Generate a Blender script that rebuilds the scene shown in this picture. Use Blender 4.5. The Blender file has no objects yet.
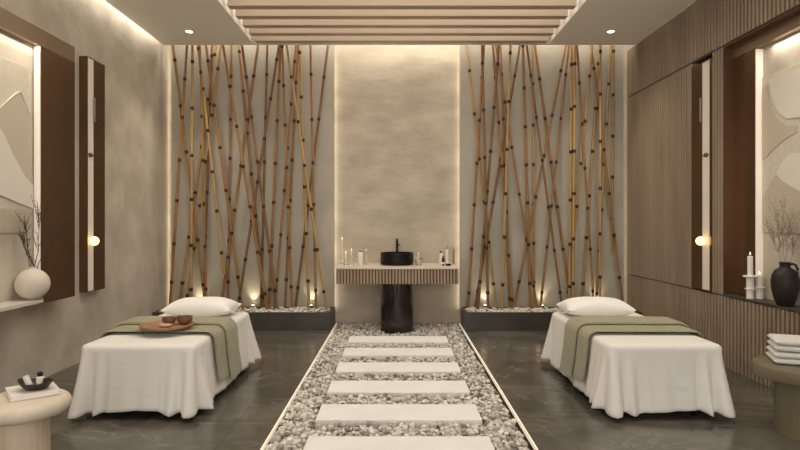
import bpy, bmesh, math, random
from mathutils import Vector, Matrix, noise
random.seed(7)
C = bpy.context.scene.collection
PI = math.pi
F, CX, CY, H = 580.0, 397.0, 222.0, 1.5          # focal length in px, principal point, eye height

def at(px, py, d):
    return Vector(((px-CX)/F*d, d, H-(py-CY)/F*d))
def dep(px, X):                                   # distance at which a side plane X shows at column px
    return abs(X)*F/abs(px-CX)

# ------------------------------------------------------------------ materials
MATS = {}
def mat(name, col, rough=0.5, metal=0.0, col2=None, nscale=4.0, nstretch=(1,1,1), ndetail=6, bump=0.0, bscale=30.0,
        bstretch=(1,1,1), emit=None, estr=0.0, trans=0.0, ior=1.45, spec=0.5, contrast=(0.35,0.65), sheen=0.0):
    if name in MATS: return MATS[name]
    m = bpy.data.materials.new(name); m.use_nodes = True
    nt = m.node_tree; N = nt.nodes; L = nt.links
    b = N['Principled BSDF']
    b.inputs['Base Color'].default_value = (*col, 1)
    b.inputs['Roughness'].default_value = rough
    b.inputs['Metallic'].default_value = metal
    b.inputs['IOR'].default_value = ior
    b.inputs['Specular IOR Level'].default_value = spec
    b.inputs['Transmission Weight'].default_value = trans
    if sheen: b.inputs['Sheen Weight'].default_value = sheen
    tc = N.new('ShaderNodeTexCoord')
    if col2:
        mp = N.new('ShaderNodeMapping'); mp.inputs['Scale'].default_value = nstretch
        n = N.new('ShaderNodeTexNoise'); n.inputs['Scale'].default_value = nscale; n.inputs['Detail'].default_value = ndetail
        r = N.new('ShaderNodeValToRGB')
        r.color_ramp.elements[0].position = contrast[0]; r.color_ramp.elements[0].color = (*col, 1)
        r.color_ramp.elements[1].position = contrast[1]; r.color_ramp.elements[1].color = (*col2, 1)
        L.new(tc.outputs['Object'], mp.inputs[0]); L.new(mp.outputs[0], n.inputs['Vector'])
        L.new(n.outputs['Fac'], r.inputs[0]); L.new(r.outputs[0], b.inputs['Base Color'])
    if bump:
        mp2 = N.new('ShaderNodeMapping'); mp2.inputs['Scale'].default_value = bstretch
        n2 = N.new('ShaderNodeTexNoise'); n2.inputs['Scale'].default_value = bscale; n2.inputs['Detail'].default_value = 5
        bp = N.new('ShaderNodeBump'); bp.inputs['Strength'].default_value = bump; bp.inputs['Distance'].default_value = 0.02
        L.new(tc.outputs['Object'], mp2.inputs[0]); L.new(mp2.outputs[0], n2.inputs['Vector'])
        L.new(n2.outputs['Fac'], bp.inputs['Height']); L.new(bp.outputs[0], b.inputs['Normal'])
    if emit:
        b.inputs['Emission Color'].default_value = (*emit, 1); b.inputs['Emission Strength'].default_value = estr
    MATS[name] = m
    return m

def floor_material():
    m = bpy.data.materials.new('dark_marble'); m.use_nodes = True
    nt = m.node_tree; N = nt.nodes; L = nt.links; b = N['Principled BSDF']
    tc = N.new('ShaderNodeTexCoord')
    n1 = N.new('ShaderNodeTexNoise'); n1.inputs['Scale'].default_value = 1.3; n1.inputs['Detail'].default_value = 8; n1.inputs['Distortion'].default_value = 1.2
    r1 = N.new('ShaderNodeValToRGB')
    e = r1.color_ramp.elements
    e[0].position = .3; e[0].color = (.058, .053, .043, 1); e[1].position = .72; e[1].color = (.165, .15, .125, 1)
    L.new(tc.outputs['Object'], n1.inputs['Vector']); L.new(n1.outputs['Fac'], r1.inputs[0])
    # veins
    mp = N.new('ShaderNodeMapping'); mp.inputs['Scale'].default_value = (1.0, 2.2, 1); mp.inputs['Rotation'].default_value = (0, 0, .5)
    n2 = N.new('ShaderNodeTexNoise'); n2.inputs['Scale'].default_value = .9; n2.inputs['Detail'].default_value = 7; n2.inputs['Distortion'].default_value = 2.2
    L.new(tc.outputs['Object'], mp.inputs[0]); L.new(mp.outputs[0], n2.inputs['Vector'])
    sub = N.new('ShaderNodeMath'); sub.operation = 'SUBTRACT'; sub.inputs[1].default_value = .5
    ab = N.new('ShaderNodeMath'); ab.operation = 'ABSOLUTE'
    r2 = N.new('ShaderNodeValToRGB'); e = r2.color_ramp.elements
    e[0].position = 0; e[0].color = (.42, .42, .42, 1); e[1].position = .03; e[1].color = (0, 0, 0, 1)
    L.new(n2.outputs['Fac'], sub.inputs[0]); L.new(sub.outputs[0], ab.inputs[0]); L.new(ab.outputs[0], r2.inputs[0])
    n3 = N.new('ShaderNodeTexNoise'); n3.inputs['Scale'].default_value = 2.0
    mu = N.new('ShaderNodeMath'); mu.operation = 'MULTIPLY'
    L.new(tc.outputs['Object'], n3.inputs['Vector'])
    r3 = N.new('ShaderNodeValToRGB'); r3.color_ramp.elements[0].position = .42; r3.color_ramp.elements[1].position = .62
    L.new(n3.outputs['Fac'], r3.inputs[0]); L.new(r2.outputs[0], mu.inputs[0]); L.new(r3.outputs[0], mu.inputs[1])
    mx = N.new('ShaderNodeMix'); mx.data_type = 'RGBA'
    L.new(mu.outputs[0], mx.inputs[0]); L.new(r1.outputs[0], mx.inputs[6]); mx.inputs[7].default_value = (.30, .27, .22, 1)
    # tile joints
    br = N.new('ShaderNodeTexBrick'); br.offset = 0; br.inputs['Scale'].default_value = 1
    br.inputs['Brick Width'].default_value = 1.2; br.inputs['Row Height'].default_value = 1.2; br.inputs['Mortar Size'].default_value = .0025
    br.inputs['Color1'].default_value = (1, 1, 1, 1); br.inputs['Color2'].default_value = (.9, .9, .9, 1); br.inputs['Mortar'].default_value = (.6, .6, .6, 1)
    L.new(tc.outputs['Object'], br.inputs['Vector'])
    m2 = N.new('ShaderNodeMix'); m2.data_type = 'RGBA'; m2.blend_type = 'MULTIPLY'; m2.inputs[0].default_value = 1
    L.new(mx.outputs[2], m2.inputs[6]); L.new(br.outputs['Color'], m2.inputs[7])
    L.new(m2.outputs[2], b.inputs['Base Color'])
    b.inputs['Roughness'].default_value = .2; b.inputs['Specular IOR Level'].default_value = .45
    return m

def pebble_material():
    m = bpy.data.materials.new('pebble_stone'); m.use_nodes = True
    nt = m.node_tree; N = nt.nodes; L = nt.links; b = N['Principled BSDF']
    g = N.new('ShaderNodeNewGeometry'); oi = N.new('ShaderNodeObjectInfo')
    ad = N.new('ShaderNodeMath'); ad.operation = 'ADD'; fr = N.new('ShaderNodeMath'); fr.operation = 'FRACT'
    L.new(g.outputs['Random Per Island'], ad.inputs[0]); L.new(oi.outputs['Random'], ad.inputs[1]); L.new(ad.outputs[0], fr.inputs[0])
    r = N.new('ShaderNodeValToRGB'); r.color_ramp.interpolation = 'LINEAR'
    e = r.color_ramp.elements
    e[0].position = 0; e[0].color = (.17, .145, .12, 1); e[1].position = 1; e[1].color = (.86, .82, .75, 1)
    for p, c in ((.12, (.34, .30, .26)), (.4, (.55, .51, .455)), (.7, (.72, .68, .62))):
        q = e.new(p); q.color = (*c, 1)
    L.new(fr.outputs[0], r.inputs[0]); L.new(r.outputs[0], b.inputs['Base Color'])
    b.inputs['Roughness'].default_value = .6
    return m

PLASTER = mat('beige_plaster', (.47,.413,.33), .85, col2=(.61,.545,.45), nscale=2.6, nstretch=(1,1.1,.9), ndetail=14, bump=.55, bscale=4)
BOARD = mat('grey_plaster_board', (.42,.385,.315), .85, col2=(.51,.465,.385), nscale=1.8, ndetail=9, bump=.2, bscale=5)
CENTRE = mat('stone_plaster', (.46,.395,.305), .8, col2=(.60,.525,.415), nscale=2.4, nstretch=(1,1,1.6), ndetail=10, bump=.4, bscale=3.5, bstretch=(1,1,2.5))
CEIL = mat('ceiling_paint', (.90,.865,.785), .9)
WOODF = mat('fluted_wood', (.29,.215,.15), .55, col2=(.36,.275,.195), nscale=5, nstretch=(1,1,.15), ndetail=5)
WOODV = mat('vanity_wood', (.33,.235,.155), .5, col2=(.42,.31,.21), nscale=9, nstretch=(1,1,.2))
WOODB = mat('beam_wood', (.49,.39,.295), .5, col2=(.55,.445,.345), nscale=4, nstretch=(.15,1,1))
VANITY_SHADE = mat('painted_vanity_shade', (.15,.105,.07), .9)  # groove floors of the vanity front, darkened to paint in their shade
FLUTE_SHADE = mat('painted_flute_shade', (.085,.058,.038), .9)  # shade between the wall ribs, painted as darker groove floors
GROOVE = mat('dark_groove', (.05,.035,.025), .7)
BRONZE = mat('bronze_panel', (.19,.112,.068), .24, metal=.85)
BRONZEL = mat('brushed_bronze', (.33,.25,.19), .35, metal=.8)
SHELFM = mat('white_lacquer', (.66,.62,.56), .4)
LEDST = mat('warm_led', (1,.9,.75), .5, emit=(1,.87,.66), estr=.35)
LEDSTP = mat('path_led', (1,.9,.75), .5, emit=(1,.88,.70), estr=.28)
LEDREV = mat('niche_led', (1,.9,.8), .5, emit=(1,.88,.74), estr=.10)
LENS = mat('lamp_lens', (1,.95,.85), .3, emit=(1,.82,.58), estr=12)
GLOBE = mat('glowing_globe', (.9,.7,.4), .3, emit=(1,.70,.26), estr=1.7)
CHAN = mat('lit_channel', (.70,.62,.53), .5, emit=(1,.86,.70), estr=.06)
FLAME = mat('candle_flame', (1,.8,.5), .3, emit=(1,.78,.45), estr=1.5)
SHEET = mat('white_linen', (.80,.772,.72), .9, bump=.22, bscale=4, bstretch=(1,1,3.5), sheen=.15)
PILLOWM = mat('white_cotton', (.86,.84,.80), .9, bump=.12, bscale=9, sheen=.15)
THROW = mat('sage_throw', (.285,.26,.155), .95, col2=(.35,.325,.205), nscale=60, bump=.5, bscale=70, sheen=.3)
BEDM = mat('black_vinyl', (.02,.018,.016), .5)
DARKST = mat('dark_stone', (.045,.04,.033), .4, col2=(.075,.067,.055), nscale=3)
BLACKM = mat('black_marble', (.012,.009,.008), .12, col2=(.035,.027,.022), nscale=4, nstretch=(1,1,.5))
BLACKC = mat('black_ceramic', (.010,.008,.007), .35, spec=.2)
BLACKMET = mat('black_metal', (.02,.016,.014), .35, metal=.5)
COUNTER = mat('counter_stone', (.66,.57,.45), .4, col2=(.72,.63,.51), nscale=6)
SLABM = mat('white_path_stone', (.85,.835,.805), .6, col2=(.89,.88,.855), nscale=5, bump=.05)
BAMBOO = mat('bamboo_cane', (.25,.125,.042), .38, col2=(.39,.21,.074), nscale=3.0, nstretch=(1,1,.5))
BAMBOO2 = mat('brown_bamboo_cane', (.165,.083,.034), .4, col2=(.28,.15,.062), nscale=3.0, nstretch=(1,1,.5))
BAMBOO3 = mat('yellow_bamboo_cane', (.40,.25,.09), .38, col2=(.50,.33,.135), nscale=3.0, nstretch=(1,1,.5))
NODE = mat('bamboo_node', (.038,.017,.008), .6)
STONET = mat('cream_stone', (.66,.56,.445), .6, col2=(.74,.65,.535), nscale=7, bump=.08)
LEGT = mat('cream_wood', (.56,.44,.33), .6, col2=(.64,.52,.40), nscale=9, nstretch=(1,1,.2))
OLIVE = mat('olive_lacquer', (.155,.128,.075), .4, col2=(.17,.142,.086), nscale=3)
TOWEL = mat('white_terry', (.80,.77,.72), .95, bump=.6, bscale=140, sheen=.4)
BOWLM = mat('dark_bowl', (.03,.025,.02), .4)
TRAYM = mat('tray_wood', (.30,.15,.075), .5, col2=(.40,.215,.11), nscale=9, nstretch=(1,.25,1))
CUPM = mat('bowl_wood', (.17,.085,.045), .5, col2=(.24,.125,.065), nscale=12)
SOAPM = mat('pale_soap', (.62,.42,.28), .6)
VASEM = mat('cream_ceramic', (.66,.585,.49), .8, col2=(.72,.645,.55), nscale=9, bump=.15, bscale=60)
JUGM = mat('charcoal_ceramic', (.018,.016,.013), .5, col2=(.028,.025,.021), nscale=10, spec=.3)
TWIG = mat('dry_twig', (.055,.037,.024), .8)
TWIGL = mat('dry_sprig', (.30,.235,.175), .85)
WAX = mat('white_wax', (.84,.80,.74), .5)
GLASS = mat('clear_glass', (1,.98,.95), .03, trans=1.0, ior=1.45)
LABEL = mat('white_label', (.83,.80,.75), .5)
ARTC = mat('art_canvas', (.60,.535,.445), .9, col2=(.65,.585,.49), nscale=20, bump=.15, bscale=60)
ARTL = mat('art_pale', (.72,.67,.59), .9, bump=.1, bscale=40)
ARTD = mat('art_sand', (.54,.465,.37), .9, bump=.15, bscale=60)
BROWNG = mat('amber_glass', (.07,.03,.012), .15)
FLOORM = floor_material()
PEB = pebble_material()
WPEB = mat('white_pebble', (.70,.66,.58), .7)
CONC = mat('channel_concrete', (.12,.105,.085), .9)

# ------------------------------------------------------------------ mesh helpers
class MB:
    def __init__(s): s.bm = bmesh.new(); s.mi = 0
    def face(s, vs):
        try:
            f = s.bm.faces.new(vs); f.material_index = s.mi; return f
        except ValueError: return None
    def box(s, x0, x1, y0, y1, z0, z1, bev=0, rot=0, piv=None):
        cs = [(x0,y0,z0),(x1,y0,z0),(x1,y1,z0),(x0,y1,z0),(x0,y0,z1),(x1,y0,z1),(x1,y1,z1),(x0,y1,z1)]
        if rot:
            p = Vector(piv or ((x0+x1)/2,(y0+y1)/2,0)); R = Matrix.Rotation(rot,3,'Z')
            cs = [R@(Vector(c)-Vector((p.x,p.y,0)))+Vector((p.x,p.y,0)) for c in cs]
        v = [s.bm.verts.new(c) for c in cs]
        fs = [s.face([v[i] for i in q]) for q in ((0,3,2,1),(4,5,6,7),(0,1,5,4),(1,2,6,5),(2,3,7,6),(3,0,4,7))]
        if bev:
            es = list({e for f in fs for e in f.edges})
            bmesh.ops.bevel(s.bm, geom=es, offset=bev, segments=3, affect='EDGES', profile=.6)
        return s
    def rings(s, rs, closed=True, cap0=True, cap1=True):
        R = [[s.bm.verts.new(p) for p in r] for r in rs]
        n = len(R[0])
        for a, b in zip(R, R[1:]):
            for i in range(n if closed else n-1):
                j = (i+1) % n
                s.face([a[i], a[j], b[j], b[i]])
        if cap0 and closed: s.face(R[0][::-1])
        if cap1 and closed: s.face(R[-1])
        return R
    def lathe(s, c, prof, n=32, sx=1, sy=1, cap0=True, cap1=True):
        rs = []
        for r, z in prof:
            r = max(r, .0004)
            rs.append([(c[0]+sx*r*math.cos(2*PI*i/n), c[1]+sy*r*math.sin(2*PI*i/n), c[2]+z) for i in range(n)])
        s.rings(rs, True, cap0, cap1); return s
    def tube(s, pts, rad, n=8):
        pts = [Vector(p) for p in pts]
        if not isinstance(rad, (list, tuple)): rad = [rad]*len(pts)
        rs = []; ref = None
        for i, p in enumerate(pts):
            t = (pts[min(i+1,len(pts)-1)]-pts[max(i-1,0)]).normalized()
            if ref is None: ref = Vector((0,0,1)) if abs(t.z) < .9 else Vector((0,1,0))
            u = t.cross(ref)
            if u.length < 1e-4: u = t.cross(Vector((1,0,0)))
            u.normalize(); w = t.cross(u).normalized(); ref = -(t.cross(u).cross(t)).normalized() if False else ref
            rs.append([p+rad[i]*(math.cos(2*PI*k/n)*u+math.sin(2*PI*k/n)*w) for k in range(n)])
        s.rings(rs); return s
    def prism_x(s, poly, x0, x1):                    # polygon in (y, z) extruded along x
        a = [s.bm.verts.new((x0,y,z)) for y,z in poly]; b = [s.bm.verts.new((x1,y,z)) for y,z in poly]
        n = len(poly)
        for i in range(n): s.face([a[i],a[(i+1)%n],b[(i+1)%n],b[i]])
        s.face(a[::-1]); s.face(b); return s
    def sphere(s, c, r, n=20, m=12):
        prof = [(math.sin(PI*i/m), -math.cos(PI*i/m)) for i in range(m+1)]
        return s.lathe(c, [(r*a, r*b) for a,b in prof], n)
    def build(s, name, m, parent=None, smooth=0, loc=None, label=None):
        bmesh.ops.recalc_face_normals(s.bm, faces=s.bm.faces)
        vs = s.bm.verts
        if parent is not None:
            base = Vector(parent['_w'])
        elif loc is not None: base = Vector(loc)
        else:
            xs=[v.co.x for v in vs]; ys=[v.co.y for v in vs]; zs=[v.co.z for v in vs]
            base = Vector(((min(xs)+max(xs))/2,(min(ys)+max(ys))/2,min(zs)))
        for v in vs: v.co -= base
        me = bpy.data.meshes.new(name); s.bm.to_mesh(me); s.bm.free()
        for q in (m if isinstance(m,(list,tuple)) else [m]): me.materials.append(q)
        if smooth:
            me.polygons.foreach_set('use_smooth', [True]*len(me.polygons))
            me.set_sharp_from_angle(angle=math.radians(smooth))
        o = bpy.data.objects.new(name, me); C.objects.link(o)
        o['_w'] = list(base)
        if parent is not None: o.parent = parent
        else: o.location = base
        if label: o['label'] = label
        return o

def tag(o, label, cat, group=None, kind=None):
    o['label'] = label; o['category'] = cat
    if group: o['group'] = group
    if kind: o['kind'] = kind
    return o
def thing(name, loc, label, cat, group=None):
    o = bpy.data.objects.new(name, None); C.objects.link(o); o.empty_display_size = .05
    o.location = loc; o['_w'] = list(loc)
    return tag(o, label, cat, group)
def struct(o): o['kind'] = 'structure'; return o

def area(name, loc, rot, sx, sy, power, col=(1,.95,.87), parent=None, spread=None):
    l = bpy.data.lights.new(name, 'AREA'); l.shape = 'RECTANGLE'; l.size = sx; l.size_y = sy; l.energy = power; l.color = col
    if spread: l.spread = spread
    o = bpy.data.objects.new(name, l); C.objects.link(o); o.location = loc; o.rotation_euler = rot
    return o
def spot(name, loc, target, power, angle, blend=.6, col=(1,.86,.66), rad=.02):
    l = bpy.data.lights.new(name, 'SPOT'); l.energy = power; l.spot_size = math.radians(angle); l.spot_blend = blend; l.color = col; l.shadow_soft_size = rad
    o = bpy.data.objects.new(name, l); C.objects.link(o); o.location = loc
    o.rotation_euler = (Vector(target)-Vector(loc)).to_track_quat('-Z','Y').to_euler()
    return o

# ------------------------------------------------------------------ the room
XW = 3.39; HC = 4.018; YE = 8.25; YB = 8.65; YN = -3.0
PL, PR = -.89, .92                                  # edges of the pebble channel
struct(MB().box(-XW-.2, PL-.012, YN, YB, -.15, 0).build('floor', FLOORM, loc=(0,0,0)))
struct(MB().box(PR+.012, XW+.2, YN, YB, -.15, 0).build('floor_right', FLOORM, loc=(0,0,0)))
struct(MB().box(PL-.012, PR+.012, YN, YB, -.2, -.085).build('floor_channel', CONC))
struct(MB().box(-XW-.2, -XW, YN, YB+.2, 0, 4.6).build('wall_left', PLASTER))
struct(MB().box(-XW-.2, XW+.25, YB, YB+.2, -.2, 4.6).build('wall_back', CENTRE))
OX0, OX1, OY0, OY1 = -2.035, 2.15, 3.0, 8.2          # opening with the beams, extended unseen towards the camera for its top light
m = MB()
m.box(-XW+.07, OX0, YN, YE, HC, HC+.1); m.box(OX1, XW, YN, YE, HC, HC+.1)
m.box(OX0, OX1, YN, OY0, HC, HC+.1); m.box(OX0, OX1, OY1, YE, HC, HC+.1)
struct(m.build('ceiling', CEIL))
m = MB()                                            # recess above the beams and the light slot at the back
m.box(OX0-.1, OX1+.1, OY0-.1, OY1+.05, HC+.32, HC+.36)
m.box(OX0-.04, OX0, OY0, OY1, HC+.1, HC+.32); m.box(OX1, OX1+.04, OY0, OY1, HC+.1, HC+.32)
m.box(OX0, OX1, OY0-.04, OY0, HC+.1, HC+.32); m.box(OX0, OX1, OY1, OY1+.04, HC+.1, HC+.32)
m.box(-XW, XW, YE-.02, YB, HC+.5, HC+.54); m.box(-XW, XW, YE-.02, YE, HC+.1, HC+.5)
m.box(-XW,-XW+.25,YN,YE,HC+.3,HC+.34); m.box(-XW+.21,-XW+.25,YN,YE,HC+.1,HC+.3)
struct(m.build('ceiling_recess', CEIL))
for sx in (-1,): area('cove_lamp', (sx*(XW-.09), 4.4, HC+.26), (0, math.radians(10*sx), 0), .06, 7.4, 42)
# back boards behind the bamboo
struct(MB().box(-3.33, -.929, 8.55, 8.59, 0, HC+.45, .004).build('wall_back_left', BOARD))
struct(MB().box(.929, 3.346, 8.55, 8.59, 0, HC+.45, .004).build('wall_back_right', BOARD))

# right wall: fluted panels on a backing
struct(MB().box(XW+.22, XW+.3, YN, YB, 0, 4.6).build('wall_right', WOODF))
def fluted_y(m, x, y0, y1, z0, z1, pitch=.06, deep=.024, back=.05):
    n = max(1, round((y1-y0)/pitch)); p = (y1-y0)/n
    pts = []
    for i in range(n):
        a = y0+i*p
        pts += [(x+deep,a),(x+deep,a+.34*p),(x+.15*deep,a+.38*p),(x,a+.48*p),(x,a+.82*p),(x+.15*deep,a+.94*p)]
    pts += [(x+deep,y1),(x+back,y1),(x+back,y0)]
    a = [m.bm.verts.new((q[0],q[1],z0)) for q in pts]; b = [m.bm.verts.new((q[0],q[1],z1)) for q in pts]
    k = len(pts)
    for i in range(k):
        m.mi = 1 if i < 6*n and i%6 == 0 else 0
        m.face([a[i],a[(i+1)%k],b[(i+1)%k],b[i]])
    m.mi = 0
    m.face(a[::-1]); m.face(b)
    return m
ZL, ZU = .732, 3.322
struct(fluted_y(MB(), XW, 2.0, 8.55, 0, ZL-.006, back=.22).build('wall_right_lower', [WOODF, FLUTE_SHADE]))
struct(fluted_y(MB(), XW, 2.0, 8.55, ZU+.02, HC, back=.22).build('wall_right_upper', [WOODF, FLUTE_SHADE]))
m = MB(); fluted_y(m, XW, 6.668, 8.55, ZL+.008, ZU, back=.22); fluted_y(m, XW, 6.03, 6.243, ZL+.008, ZU, back=.22); fluted_y(m, XW, 2.0, 3.5, ZL+.008, ZU, back=.22)
struct(m.build('wall_right_middle', [WOODF, FLUTE_SHADE]))
struct(MB().box(XW+.02, XW+.22, 2.0, 8.55, ZL-.006, ZL).box(XW+.02, XW+.22, 2.0, 8.55, ZU, ZU+.02).build('trim_1', GROOVE))

# ------------------------------------------------------------------ ceiling beams
names = ['closest to the bamboo wall', 'second from the bamboo wall', 'third from the bamboo wall', 'fourth from the bamboo wall', 'fifth from the bamboo wall, cut by the top edge', 'sixth from the bamboo wall']
for i, y in enumerate((8.07, 7.745, 7.43, 7.10, 6.765, 6.43)):
    o = MB().box(OX0+.055, OX1-.055, y-.006, y+.116, HC+.002, HC+.16, .004).build('ceiling_beam', WOODB)
    tag(o, 'tan wooden ceiling beam, '+names[i], 'beam', 'wooden beams across the ceiling opening')

# ------------------------------------------------------------------ downlights
def downlight(x, y, label):
    t = thing('downlight', (x, y, HC-.012), label, 'ceiling light', 'recessed ceiling downlights')
    MB().lathe((x,y,HC-.012), [(.042,.004),(.046,0),(.062,.002),(.065,.012),(.042,.012)], 32, cap0=False, cap1=False).build('trim_ring', CEIL, t, 40)
    MB().lathe((x,y,HC-.006), [(.042,0),(.042,.006)], 32).build('lens', LENS, t)
    spot('downlight_lamp', (x,y,HC-.03), (x*.86,y-.1,0), 55, 95, 1.0, rad=.05)
downlight(-2.74, 7.65, 'small round recessed downlight in the ceiling left of the beams')
downlight(2.82, 7.65, 'small round recessed downlight in the ceiling right of the beams')
for x, s in ((-2.74,'left'),(2.82,'right')):  # extra unseen downlights, added as light sources for the room
    for y, w in ((4.9,'middle'),(1.9,'front')):
        downlight(x, y, 'added out-of-view downlight in the %s ceiling row, %s of the room' % (s, w))

# ------------------------------------------------------------------ planters, bamboo, uplights
PZ = .25
def planter(x0, x1, side):
    t = thing('planter', ((x0+x1)/2, 8.27, 0), 'low dark stone planter box holding the bamboo on the %s' % side, 'planter', 'dark planters along the back wall')
    m = MB(); yf, yb = 8.02, 8.545; w = .03
    m.box(x0,x1,yf,yf+w,0,PZ,.004); m.box(x0,x1,yb-w,yb,0,PZ,.004); m.box(x0,x0+w,yf+w,yb-w,0,PZ); m.box(x1-w,x1,yf+w,yb-w,0,PZ)
    m.build('box', DARKST, t)
    MB().box(x0+w,x1-w,yf+w,yb-w,.02,PZ-.05).build('soil', CONC, t)
    m = MB()
    rnd = random.Random(3 if x0<0 else 4)
    for k in range(620):
        c = Vector((rnd.uniform(x0+.06,x1-.06), rnd.uniform(yf+.06,yb-.05), PZ-.045+rnd.uniform(0,.05)))
        r = rnd.uniform(.018,.032)
        g = bmesh.ops.create_icosphere(m.bm, subdivisions=1, radius=1, matrix=Matrix.Translation(c)@Matrix.Rotation(rnd.uniform(0,6),4,'Z')@Matrix.Diagonal((r*1.3,r,r*.7,1)))
    o = m.build('planter_pebbles', WPEB, None, 60)
    tag(o, 'white pebbles filling the %s bamboo planter' % side, 'pebbles', None, 'stuff')
planter(-XW+.005, PL-.02, 'left')
planter(PR+.02, XW-.005, 'right')

LEFT = [(173,206),(187,170),(192.5,191),(198,224,274),(206,242),(216,179),(200,206.5),(221,186),(223,267),(231.4,228),(238.7,264.5),(242,277),
        (258,221),(267.3,261),(279,238),(280.5,269),(282,292),(286.6,326),(298,285),(299.4,309),(310.4,316),(328,295.5),(296,275),(212,203.5)]
RIGHT = [(466.7,496),(484,468),(482,488),(493,512.5),(499,478),(496,537),(500.7,510),(510.5,502),(520,475),(523,530.5),(526.7,562),(533,534),(535,571),
         (566,514),(569,540.5),(571.7,569.5),(575,573),(577,594),(592.5,567),(600,581.5),(591,623),(600.5,600),(611,596),(613.7,611.7,252)]
ORD = ['first','second','third','fourth','fifth','sixth','seventh','eighth','ninth','tenth','eleventh','twelfth','thirteenth','fourteenth','fifteenth','sixteenth',
       'seventeenth','eighteenth','nineteenth','twentieth','twenty-first','twenty-second','twenty-third','twenty-fourth','twenty-fifth','twenty-sixth']
def bamboo(poles, side, seed):
    rnd = random.Random(seed)
    LAY = [8.28, 8.326, 8.372, 8.418, 8.464, 8.51]
    used = [[] for _ in LAY]
    order = sorted(range(len(poles)), key=lambda i: poles[i][1])
    for rank, i in enumerate(order):
        p = poles[i]; a, b = p[0], p[1]; yb = p[2] if len(p) > 2 else 307
        # choose a depth layer where the pole crosses as few others as possible
        def clash(k): return sum(1 for (u,v) in used[k] if (u-a)*(v-b) < 0 or min(abs(u-a),abs(v-b)) < 4.5)
        ks = sorted(range(6), key=lambda k: (clash(k), rnd.random())); k = ks[0]; used[k].append((a,b))
        d = LAY[k]
        P0 = at(b, yb, d); P1 = at(a, 45, d)
        dr = (P1-P0).normalized()
        zlo = PZ-.03 if len(p) == 2 else P0.z
        P0 = P0+dr*((zlo-P0.z)/dr.z); P1 = P1+dr*((HC+.495-P1.z)/dr.z)
        Lh = (P1-P0).length; r0 = rnd.uniform(.0175,.0225); m = MB()
        u = dr.cross(Vector((0,1,0))).normalized(); w = dr.cross(u).normalized(); n = 10
        zs = []; s = rnd.uniform(.15,.5); sp = rnd.uniform(.58,.66)
        st = [(0,1.0,0)]
        while s < Lh-.06:
            st += [(s-.031,.97,0),(s-.026,1.0,1),(s-.015,1.2,1),(s,1.30,1),(s+.014,1.2,1),(s+.023,1.0,1),(s+.03,.97,0)]
            s += sp*rnd.uniform(.93,1.07)
        st.append((Lh,1.0,0))
        prev = None
        for q,(t,f,mi) in enumerate(st):
            r = r0*(1-.12*t/Lh)*f
            ring = [m.bm.verts.new(P0+dr*t+r*(math.cos(2*PI*c/n)*u+math.sin(2*PI*c/n)*w)) for c in range(n)]
            if prev:
                m.mi = 1 if (mi and pm) else 0
                for c in range(n): m.face([prev[c],prev[(c+1)%n],ring[(c+1)%n],ring[c]])
            else: m.face(ring[::-1])
            prev = ring; pm = mi
        m.mi = 0; m.face(prev)
        cane = rnd.choice([BAMBOO,BAMBOO,BAMBOO,BAMBOO2,BAMBOO2,BAMBOO3])
        if side == 'right' and a == 575: cane = BAMBOO3
        o = m.build('bamboo_pole', [cane, NODE], None, 50)
        lean = 'nearly upright' if abs(a-b) < 8 else ('leaning right' if a > b else 'leaning left')
        short = ', ending above the planter' if len(p) > 2 else ''
        tag(o, '%s bamboo pole, %s from left at foot of %s screen%s' % (lean, ORD[rank], side, short), 'bamboo pole', 'bamboo poles in the %s planter' % side)
bamboo(LEFT, 'left', 1); bamboo(RIGHT, 'right', 2)

def uplight(px, label):
    d = 8.485; p = at(px, 309, d); x = p.x; z = PZ+.0
    t = thing('uplight', (x, d, z), label, 'spotlight', 'small uplights in the bamboo planters')
    MB().lathe((x,d,z), [(.02,-.02),(.028,-.01),(.028,.03),(.03,.035),(.024,.035),(.022,.028)], 20, cap1=False).build('housing', BLACKMET, t, 40)
    MB().lathe((x,d,z+.03), [(.022,0),(.022,.003)], 20).build('lens', LENS, t)
    spot('uplight_lamp', (x,d,z+.045), (x,8.56,z+.50), 3.6, 84, 1.0, col=(1,.84,.58), rad=.01)
for px, s in ((199,'left bamboo planter, behind the pillow'),(253,'left bamboo planter, beside the bed head'),(311,'left bamboo planter, near the stone panel'),
              (485,'right bamboo planter, near the stone panel'),(542,'right bamboo planter, beside the bed head'),(598,'right bamboo planter, behind the pillow')):
    uplight(px, 'small glowing uplight in the '+s)

# LED strips on the backs of the boards
for k,(x, s) in enumerate(((-3.31,'outer edge of the left bamboo screen'),(-.95,'left edge of the stone panel'),(.95,'right edge of the stone panel'),(3.326,'outer edge of the right bamboo screen'))):
    o = MB().box(x-.01, x+.01, 8.59, 8.605, 0, HC+.4).build('light_strip', LEDST)
    tag(o, 'hidden vertical warm light strip at the '+s, 'light strip', 'vertical light strips')
    sg = (-1,1,-1,1)[k]
    area('strip_lamp', (x+sg*.012, 8.62, 2.2), (0, math.radians(-90)*sg, 0), 4.0, .03, 1.05, (1,.87,.66))
area('slot_lamp', (0, 8.40, HC+.42), (0,0,0), 6.6, .1, 27, (1,.95,.87))
for x in (OX0+.03, OX1-.03):
    pass
area('beam_recess_lamp', ((OX0+OX1)/2, 5.6, HC+.31), (0,0,0), 4.0, 5.0, 85)  # stretched past the beams, out of view, to light path and beds

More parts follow.
